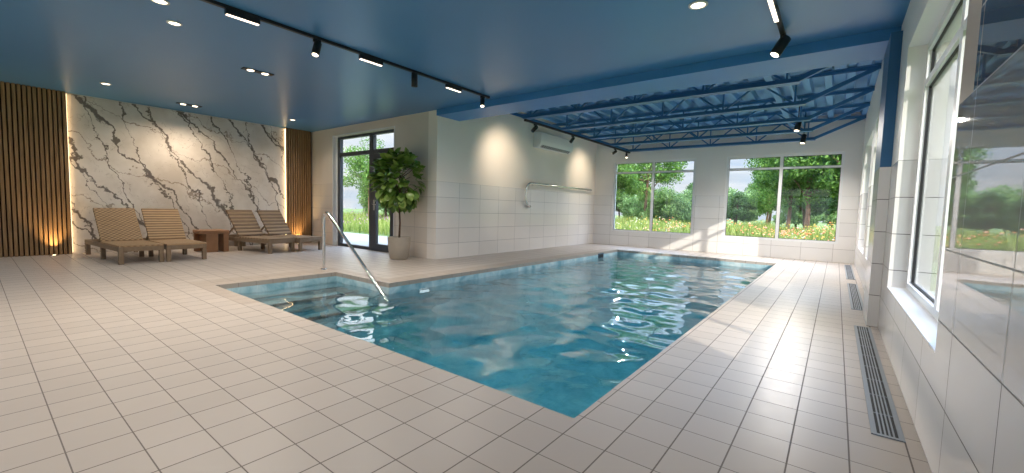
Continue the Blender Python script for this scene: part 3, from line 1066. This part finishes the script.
# ------------------------------------------------------------------ wall fittings
def air_con():
    root = empty('air_conditioner', (XA, 9.60, 2.61))
    L = 0.80
    prof = [(0, 0.0), (0.14, 0.0), (0.21, 0.06), (0.235, 0.16), (0.235, 0.33), (0.215, 0.37), (0, 0.37)]
    mb = MB()
    mb.prism([(u, w) for u, w in prof], -L, L, 'y')
    mb.build('casing', M['ac'], root)
    MB().box(0.236, 0.242, -L + 0.02, L - 0.02, 0.15, 0.345).build('front_panel', M['ac'], root)
    ou = MB()
    Mx = Matrix.Translation((0.178, 0, 0.028)) @ Matrix.Rotation(math.radians(-40), 4, 'Y')
    ou.box(-0.042, 0.042, -L + 0.10, L - 0.10, -0.003, 0.004, Mx)
    ou.build('air_outlet', M['ac_dark'], root)
    for s in np.linspace(-L + 0.12, L - 0.12, 16):
        MB().box(-0.04, 0.04, s - 0.004, s + 0.004, -0.006, 0.0, Mx).build('vane', M['ac'], root)
    tag(root, 'white wall mounted air conditioner high on the tiled wall beside the pool', 'air conditioner')
air_con()

def arc(c, r, a0, a1, n, plane='yz'):
    o = []
    for i in range(n + 1):
        a = math.radians(a0 + (a1 - a0) * i / n)
        o.append((c[0], c[1] + r * math.cos(a), c[2] + r * math.sin(a)))
    return o
def grab_rail():
    root = empty('grab_rail', (XA, 10.1, 1.4))
    q = lambda pts: [(0.09, p[1] - 10.1, p[2] - 1.4) for p in pts]
    pts = [(0, 11.88, 1.685)] + [(0, 8.62, 1.685)] + arc((0, 8.62, 1.485), 0.20, 95, 180, 8) + arc((0, 8.62, 1.31), 0.20, 180, 270, 8)
    P = q(pts)
    P.append((0.0, P[-1][1] + 0.02, P[-1][2]))
    MB().tube(P, 0.027, 12).build('tube', M['steel'], root)
    for y in (8.8, 10.3, 11.8):
        b2 = MB().tube([(0.0, y - 10.1, 0.285), (0.09, y - 10.1, 0.285)], 0.011, 8)
        b2.tube([(0.0, y - 10.1, 0.285), (0.012, y - 10.1, 0.285)], 0.034, 16)
        b2.build('bracket', M['steel'], root)
    tag(root, 'chrome grab rail with a hooked end on the tiled wall beside the pool', 'rail')
grab_rail()

def handrail():
    root = empty('pool_handrail', (-6.40, 3.43, 0))
    path = [(0, 0, 0.0), (0, 0, 0.80)]
    for i in range(1, 9):
        a = math.radians(180 - i * 17)
        path.append((0.10 + 0.10 * math.cos(a), 0, 0.80 + 0.10 * math.sin(a)))
    end = (1.76, -0.062, -0.242)
    path.append(end)
    MB().tube(path, 0.023, 14).build('tube', M['steel'], root)
    MB().lathe([(0.05, 0.0), (0.05, 0.012), (0.026, 0.016)], 24).build('base_flange', M['steel'], root)
    tag(root, 'stainless steel handrail sloping down into the pool beside the steps', 'handrail')
handrail()

def drain(y0, y1, label):
    cx, w = 0.262, 0.062
    root = empty('floor_drain', (cx, (y0 + y1) / 2, 0.0))
    h = (y1 - y0) / 2
    MB().box(-w + 0.004, w - 0.004, -h + 0.004, h - 0.004, 0.0005, 0.002).build('channel', M['grille_dark'], root)
    f = MB()
    f.box(-w, -w + 0.022, -h, h, 0.0, 0.006).box(w - 0.022, w, -h, h, 0.0, 0.006)
    f.box(-w + 0.022, w - 0.022, -h, -h + 0.02, 0, 0.006).box(-w + 0.022, w - 0.022, h - 0.02, h, 0, 0.006)
    f.build('surround', M['grille'], root)
    g = MB()
    inner = 2 * (w - 0.022)
    for i in range(1, 5):
        x = -w + 0.022 + inner * i / 5
        g.box(x - 0.0035, x + 0.0035, -h + 0.02, h - 0.02, 0.001, 0.0055)
    y = -h + 0.3
    while y < h - 0.1:
        g.box(-w + 0.022, w - 0.022, y - 0.004, y + 0.004, 0.001, 0.005)
        y += 0.3
    g.build('bars', M['grille'], root)
    tag(root, label, 'drain', 'slotted floor drains along the window wall')
drain(2.655, 5.24, 'long slotted floor drain nearest the camera, below the near window')
drain(6.17, 8.55, 'slotted floor drain just beyond the blue column')
drain(9.15, 11.85, 'slotted floor drain furthest away, by the far wall corner')

# pool fittings
sk = empty('pool_skimmer', (PX0, 9.83, -0.085))
MB().bevel_box(0.0, 0.012, -0.15, 0.15, -0.075, 0.055, 0.003).build('face_plate', M['skimmer'], sk)
MB().box(0.012, 0.016, -0.11, 0.11, -0.05, 0.03).build('flap', M['gasket'], sk)
tag(sk, 'small dark skimmer opening in the pool wall near the far left corner', 'pool fitting')
pl = empty('pool_light', (PX0, 4.03, -0.19))
MB().bevel_box(0.0, 0.014, -0.11, 0.11, -0.03, 0.03, 0.003).build('ring', M['steel'], pl)
MB().bevel_box(0.012, 0.018, -0.09, 0.09, -0.018, 0.018, 0.003).build('lens', M['pool_lamp'], pl)
tag(pl, 'small underwater lamp in the left pool wall just beyond the steps', 'pool fitting')

# ------------------------------------------------------------------ furniture
def lounger(loc, rz, weave, label, slats):
    root = empty('sun_lounger', loc, rz)
    W, L = 0.57, 1.98          # front at +x
    x1, x0 = 0.0, -L
    zs = 0.285
    f = MB()
    for s in (-1, 1):
        f.bevel_box(x0, x1, s * W / 2 - 0.028 * (s + 1) , s * W / 2 + 0.028 * (1 - s), zs - 0.085, zs - 0.012, 0.005)
    f.bevel_box(x1 - 0.055, x1, -W / 2 + 0.056, W / 2 - 0.056, zs - 0.085, zs - 0.012, 0.005)
    f.bevel_box(x0, x0 + 0.055, -W / 2 + 0.056, W / 2 - 0.056, zs - 0.085, zs - 0.012, 0.005)
    f.bevel_box(-1.03, -0.97, -W / 2 + 0.056, W / 2 - 0.056, zs - 0.085, zs - 0.012, 0.005)
    f.build('frame', M['teak'], root)
    for x in (-0.035, -0.99, -1.92):
        for s in (-1, 1):
            leg = MB()
            yy_ = s * (W / 2 - 0.032)
            leg.bevel_box(x - 0.03, x + 0.03, yy_ - 0.03, yy_ + 0.03, 0.0, zs - 0.085, 0.005)
            leg.build('leg', M['teak'], root)
    seat = MB()
    if slats:
        n = 11
        for i in range(n):
            a = -0.985 + i * 0.985 / n
            seat.bevel_box(a, a + 0.985 / n - 0.008, -W / 2 + 0.002, W / 2 - 0.002, zs - 0.014, zs + 0.012, 0.004)
    else:
        seat.bevel_box(-0.985, 0.004, -W / 2 - 0.002, W / 2 + 0.002, zs - 0.014, zs + 0.014, 0.008)
    seat.build('seat', weave, root)
    BL, tilt = 0.70, math.radians(53)
    back = MB()
    if slats:
        n = 8
        for i in range(n):
            a = 0.02 + i * (BL - 0.02) / n
            back.bevel_box(-a - (BL - 0.02) / n + 0.010, -a, -W / 2 + 0.012, W / 2 - 0.012, -0.010, 0.016, 0.004)
        for s in (-1, 1):
            back.bevel_box(-BL, 0.0, s * (W / 2 - 0.04) - 0.02, s * (W / 2 - 0.04) + 0.02, -0.034, -0.010, 0.004)
    else:
        back.bevel_box(-BL, 0.0, -W / 2 + 0.008, W / 2 - 0.008, -0.020, 0.018, 0.010)
    back.build('backrest', weave, root, loc=(-0.985, 0, zs + 0.01), rot=(0, tilt, 0))
    top = Vector((-0.985 - 0.38 * math.cos(tilt), 0, zs + 0.38 * math.sin(tilt)))
    for s in (-1, 1):
        st = MB()
        st.bar((top.x, s * (W / 2 - 0.12), top.z - 0.03), (-1.62, s * (W / 2 - 0.12), zs - 0.04), 0.025, 0.03)
        st.build('support_strut', M['teak'], root)
    tag(root, label, 'sun lounger', 'wooden sun loungers by the marble wall')
lounger((-8.82, 1.695, 0), math.radians(4), M['wicker'], 'tan woven sun lounger nearest the wide slat panel, leftmost of the four', False)
lounger((-8.80, 2.285, 0), math.radians(2), M['wicker_band'], 'tan woven sun lounger just left of the wooden side table', False)
lounger((-9.03, 3.955, 0), math.radians(13), M['slat_wood'], 'weathered slatted sun lounger just right of the wooden side table', True)
lounger((-9.05, 4.57, 0), math.radians(13), M['slat_wood'], 'weathered slatted sun lounger nearest the door, rightmost of the four', True)

def side_table():
    root = empty('side_table', (-10.12, 3.03, 0))
    MB().bevel_box(-0.22, 0.22, -0.255, 0.255, 0.37, 0.44, 0.008).build('table_top', M['teak_dark'], root)
    MB().bevel_box(-0.21, 0.21, -0.15, 0.06, 0.0, 0.37, 0.008).build('block_leg', M['teak_dark'], root)
    MB().bevel_box(-0.21, 0.21, 0.15, 0.245, 0.0, 0.37, 0.008).build('block_leg', M['teak_dark'], root)
    MB().bevel_box(-0.21, -0.15, -0.245, -0.15, 0.0, 0.37, 0.008).build('back_leg', M['teak_dark'], root)
    tag(root, 'chunky brown wooden side table between the two pairs of loungers', 'table')
side_table()

def ficus():
    rng = random.Random(5)
    root = empty('potted_tree', (-6.73, 5.13, 0))
    MB().lathe([(0.150, 0.0), (0.175, 0.02), (0.208, 0.22), (0.222, 0.42), (0.220, 0.435), (0.200, 0.435), (0.196, 0.40), (0.19, 0.36)], 40).build('planter', M['pot'], root)
    MB().lathe([(0.195, 0.395), (0.10, 0.405), (0.0001, 0.41)], 32).build('soil', M['soil'], root)
    tr = MB()
    tr.tube([(0, 0, 0.38), (0.01, 0.005, 0.7), (-0.005, 0.0, 1.0), (0.01, 0, 1.35), (0, 0, 1.75)], [0.021, 0.018, 0.016, 0.013, 0.006], 10)
    for i in range(14):
        a = rng.uniform(0, 2 * PI)
        z0 = rng.uniform(1.05, 1.6)
        R = rng.uniform(0.25, 0.42)
        tr.tube([(0, 0, z0), (R * 0.5 * math.cos(a), R * 0.5 * math.sin(a), z0 + 0.12), (R * math.cos(a), R * math.sin(a), z0 + rng.uniform(0.1, 0.3))], [0.008, 0.006, 0.003], 6)
    tr.build('trunk', M['bark'], root)
    lf = MB()
    c = Vector((0, 0, 1.50))
    n = 0
    while n < 520:
        u = Vector((rng.gauss(0, 1), rng.gauss(0, 1), rng.gauss(0, 1))).normalized()
        k = rng.uniform(0.45, 1.0) ** 0.5
        p = c + Vector((u.x * 0.43 * k, u.y * 0.43 * k, u.z * (0.52 if u.z > 0 else 0.46) * k))
        lump = 0.5 + 0.5 * math.sin(5 * u.x + 1) * math.sin(6 * u.y + 2) * math.sin(4 * u.z)
        if lump < 0.32:
            continue
        d = (u + Vector((0, 0, -0.25 + rng.uniform(-0.3, 0.5))) + Vector((rng.gauss(0, .3), rng.gauss(0, .3), rng.gauss(0, .2)))).normalized()
        up = Vector((rng.gauss(0, .35), rng.gauss(0, .35), 1)) + u * 0.5
        s = d.cross(up).normalized()
        nn = s.cross(d).normalized()
        L, Wd = rng.uniform(0.13, 0.21), rng.uniform(0.055, 0.082)
        tip = p + d * (L + 0.03)
        if tip.y > 0.40 or tip.x > 0.50:
            continue
        n += 1
        V = []
        for t, w in ((0, 0.05), (0.2, 0.62), (0.5, 1.0), (0.8, 0.72), (1.0, 0.04)):
            bend = -0.22 * L * t * t
            base = p + d * (L * t) + nn * bend
            V += [base - s * (Wd * w) + nn * (0.25 * Wd * w), base, base + s * (Wd * w) + nn * (0.25 * Wd * w)]
        F = []
        for i in range(4):
            F += [(3 * i, 3 * i + 1, 3 * i + 4, 3 * i + 3), (3 * i + 1, 3 * i + 2, 3 * i + 5, 3 * i + 4)]
        lf.add(V, F, True)
    me = lf.build('foliage', M['ficus'], root)
    tag(root, 'round headed green tree in a grey cement planter by the glass door', 'potted plant')
ficus()

# ------------------------------------------------------------------ outside
def outdoors():
    rng = np.random.default_rng(7)
    gx = [-90, XL - WT, XA - WT, XR + WT, 70]
    gy = [-50, YB - WT, YD + WT, YF + WT, 110]
    struct(grid_solid(gx, gy, [-0.4, -0.06], lambda x, y, z: not ((XL - WT < x < XA - WT and YB - WT < y < YD + WT) or (XA - WT < x < XR + WT and YB - WT < y < YF + WT))).build('ground', M['meadow']))
    struct(MB().box(-14.5, XA - WT, YD + WT, 8.6, -0.06, -0.015).build('terrace', M['paving']))

    def blades(name, mat, n, regions, h0, h1, w, lean, label, cat, kindmesh='blade'):
        V, F = [], []
        area = np.array([(r[1] - r[0]) * (r[3] - r[2]) for r in regions])
        pick = rng.choice(len(regions), n, p=area / area.sum())
        for k in range(n):
            r = regions[pick[k]]
            x, y = rng.uniform(r[0], r[1]), rng.uniform(r[2], r[3])
            h = rng.uniform(h0, h1) * (0.75 + 0.5 * math.sin(x * 0.9 + 1.3) * math.sin(y * 0.7))
            a = rng.uniform(0, 2 * PI)
            o = len(V)
            if kindmesh == 'blade':
                dx, dy = math.cos(a) * w, math.sin(a) * w
                lx, ly = rng.normal(0, lean, 2) * h
                V += [(x - dx, y - dy, -0.06), (x + dx, y + dy, -0.06), (x + dx * 0.7 + lx * 0.4, y + dy * 0.7 + ly * 0.4, h * 0.6), (x - dx * 0.7 + lx * 0.4, y - dy * 0.7 + ly * 0.4, h * 0.6), (x + lx, y + ly, h)]
                F += [(o, o + 1, o + 2, o + 3), (o + 3, o + 2, o + 4)]
            else:
                s = w * rng.uniform(0.6, 1.3)
                V += [(x - s, y, h), (x, y - s, h), (x + s, y, h), (x, y + s, h), (x, y, h + s * 0.8), (x, y, h - s * 0.8)]
                F += [(o, o + 1, o + 4), (o + 1, o + 2, o + 4), (o + 2, o + 3, o + 4), (o + 3, o, o + 4), (o + 1, o, o + 5), (o + 2, o + 1, o + 5), (o + 3, o + 2, o + 5), (o, o + 3, o + 5)]
        mb = MB()
        mb.add(V, F)
        ob = mb.build(name, mat)
        tag(ob, label, cat, kind='stuff')
    far = [(-15, 4, 15.5, 27)]
    left = [(-32, -8.2, 9.2, 19)]
    right = [(2.5, 14, 2, 15)]
    blades('meadow_grass', M['grass'], 34000, far, 0.3, 0.72, 0.022, 0.25, 'tall yellow green grass of the meadow outside the far windows', 'grass')
    blades('meadow_grass', M['grass'], 16000, left, 0.25, 0.65, 0.02, 0.25, 'tall yellow green grass outside the glass door', 'grass')
    blades('meadow_grass', M['grass'], 12000, right, 0.25, 0.6, 0.02, 0.25, 'tall grass outside the windows of the right-hand wall', 'grass')
    blades('wild_flowers', M['fl_orange'], 520, [(-6.5, 1.5, 15.5, 22), (-4, 1, 15.5, 19)], 0.4, 0.72, 0.035, 0, 'orange and pink wild flowers in the meadow outside the right far window', 'flowers', 'bloom')
    blades('wild_flowers', M['fl_white'], 200, [(-1.6, 1.5, 15.5, 19), (-8, -5, 16, 20)], 0.35, 0.7, 0.03, 0, 'white wild flowers in the meadow outside the far windows', 'flowers', 'bloom')
    blades('wild_flowers', M['fl_yellow'], 380, [(-14, 0, 16, 25)], 0.4, 0.75, 0.035, 0, 'yellow wild flowers in the meadow outside the far windows', 'flowers', 'bloom')
    blades('wild_flowers', M['fl_violet'], 350, [(-26, -10, 9.5, 16)], 0.4, 0.75, 0.035, 0, 'violet and pink flowers in the grass outside the glass door', 'flowers', 'bloom')

    def crown_mesh(seed, nblob, leaves, leaf, rx, rz, zc, low):
        r = np.random.default_rng(seed)
        mb = MB()
        blobs = []
        for _ in range(nblob):
            u = r.normal(0, 1, 3)
            u /= np.linalg.norm(u)
            k = r.uniform(0.35, 0.85)
            c = np.array([u[0] * rx * k, u[1] * rx * k, zc + u[2] * rz * k])
            blobs.append((c, r.uniform(0.22, 0.42) * rx))
        V, F = [], []
        for _ in range(leaves):
            c, R = blobs[r.integers(nblob)]
            u = r.normal(0, 1, 3)
            u /= np.linalg.norm(u)
            p = c + u * R * r.uniform(0.55, 1.0) * np.array([1, 1, 0.8])
            if p[2] < low:
                continue
            a = r.normal(0, 1, 3)
            a /= np.linalg.norm(a)
            b = np.cross(a, u + r.normal(0, 0.5, 3))
            b /= (np.linalg.norm(b) + 1e-6)
            s = leaf * r.uniform(0.6, 1.3)
            o = len(V)
            V += [tuple(p - a * s), tuple(p - b * s * 0.45), tuple(p + a * s), tuple(p + b * s * 0.45)]
            F += [(o, o + 1, o + 2, o + 3)]
        mb.add(V, F)
        return mb, blobs
    def tree_proto(seed, leafmat, barkmat, h, rx, rz, zc, low, leaves, leaf, nblob, rtrunk):
        r = random.Random(seed)
        root = empty('deciduous_tree', (0, 0, -0.06))
        mb, blobs = crown_mesh(seed, nblob, leaves, leaf, rx, rz, zc, low)
        t = MB()
        bend = r.uniform(-0.2, 0.2)
        t.tube([(0, 0, 0), (bend * 0.4, 0.05, zc * 0.35), (bend, 0.0, zc * 0.7), (bend * 0.5, 0, zc + rz * 0.5)], [rtrunk * 1.3, rtrunk, rtrunk * 0.8, rtrunk * 0.25], 10)
        for c, R in blobs[:9]:
            z0 = zc * r.uniform(0.5, 0.85)
            t.tube([(bend * 0.8, 0, z0), (c[0] * 0.5, c[1] * 0.5, (z0 + c[2]) / 2 + 0.1), tuple(c)], [rtrunk * 0.5, rtrunk * 0.35, rtrunk * 0.1], 7)
        t.build('trunk', barkmat, root)
        mb.build('crown', leafmat, root)
        return root
    tall = tree_proto(1, M['leaf_a'], M['bark_red'], 6.5, 2.4, 2.3, 3.9, 1.3, 13000, 0.085, 34, 0.10)
    dark = tree_proto(2, M['leaf_b'], M['bark'], 5.0, 1.7, 1.9, 2.4, 0.1, 11000, 0.085, 30, 0.09)
    pale = tree_proto(3, M['leaf_c'], M['bark'], 4.0, 1.9, 1.5, 1.5, 0.0, 11000, 0.085, 30, 0.08)
    used = set()
    def put(proto, x, y, s, label, group, rz=0.0, sz=1.0):
        if proto.name in used:
            o = copy_tree(proto)
        else:
            o = proto
            used.add(proto.name)
        o.location = (x, y, -0.06)
        o.rotation_euler = (0, 0, rz)
        o.scale = (s, s, s * sz)
        tag(o, label, 'tree', group)
    G = 'meadow trees outside the far windows'
    put(tall, -11.0, 24, 0.92, 'tall tree with reddish trunk at the left edge of the left far window', G, 0.3)
    put(tall, -10.2, 28, 1.0, 'tall tree behind the centre post of the left far window', G, 1.9, 1.05)
    put(pale, -8.5, 27, 0.95, 'low pale tree in the right half of the left far window', G, 0.5)
    put(pale, -8.9, 33, 1.05, 'small rounded tree at the right edge of the left far window', G, 2.4)
    put(dark, -7.2, 31, 0.70, 'dark tree at the left edge of the right far window', G, 0.9)
    put(dark, -5.0, 30, 0.62, 'rounded dark tree in the left half of the right far window', G, 2.1)
    put(tall, -3.4, 30, 0.62, 'mid green tree just left of the centre post of the right far window', G, 3.0)
    put(tall, -2.0, 26, 0.86, 'tall tree just right of the centre post of the right far window', G, 4.2)
    put(tall, -1.1, 24, 0.95, 'tall reddish trunked tree in the right half of the right far window', G, 5.0)
    put(tall, 0.3, 23, 1.0, 'large tree at the right edge of the right far window', G, 0.8)
    put(dark, -1.6, 34, 1.15, 'dark tree behind the trunks in the right far window', G, 3.3)
    put(dark, 0.9, 33, 1.35, 'dark tree in the gap right of the large trunk in the right far window', G, 5.3)
    D = 'trees outside the glass door'
    put(tall, -19.8, 13.2, 0.72, 'leafy tree seen through the left pane of the glass door', D, 1.2)
    put(pale, -22.5, 17.5, 1.1, 'pale tree further back behind the left pane of the glass door', D, 0.2)
    put(dark, -22.0, 15.8, 0.8, 'dark tree seen through the door leaf behind the potted tree', D, 2.8)
    put(pale, -24.5, 22.5, 1.3, 'distant pale tree behind the middle post of the glass door', D, 4.0)
    put(pale, -19.0, 15.8, 0.72, 'low pale bush left of the potted tree, seen through the glass door', D, 1.7)
    put(dark, -26.0, 19.5, 1.25, 'dark bushy tree at the left edge of the glass door', D, 3.6)
    put(pale, -29.5, 21.5, 1.4, 'large pale bushy tree far behind the glass door', D, 5.1)
    put(dark, -20.5, 18.5, 1.1, 'dark bushy tree at the right edge of the glass door', D, 0.6)
    R_ = 'trees outside the right-hand windows'
    put(pale, 7.0, 15.0, 1.1, 'pale tree outside the near window of the right-hand wall', R_, 1.0)
    put(dark, 9.5, 24.0, 1.2, 'dark tree beyond the pale one outside the right-hand windows', R_, 2.0)
    H = 'distant row of trees beyond the meadow'
    names = ['leftmost', 'second', 'third', 'fourth', 'fifth', 'sixth', 'seventh', 'eighth', 'ninth', 'tenth', 'eleventh', 'twelfth']
    for i in range(12):
        x = -25.5 + i * 2.3
        y = 42 + 2 * math.sin(i * 2.3)
        p = (dark, pale, pale)[i % 3]
        put(p, x, y, 1.12 + 0.16 * math.sin(i * 1.7), 'bushy tree in the distant row beyond the meadow, %s from the left' % names[i], H, i * 1.3)
outdoors()
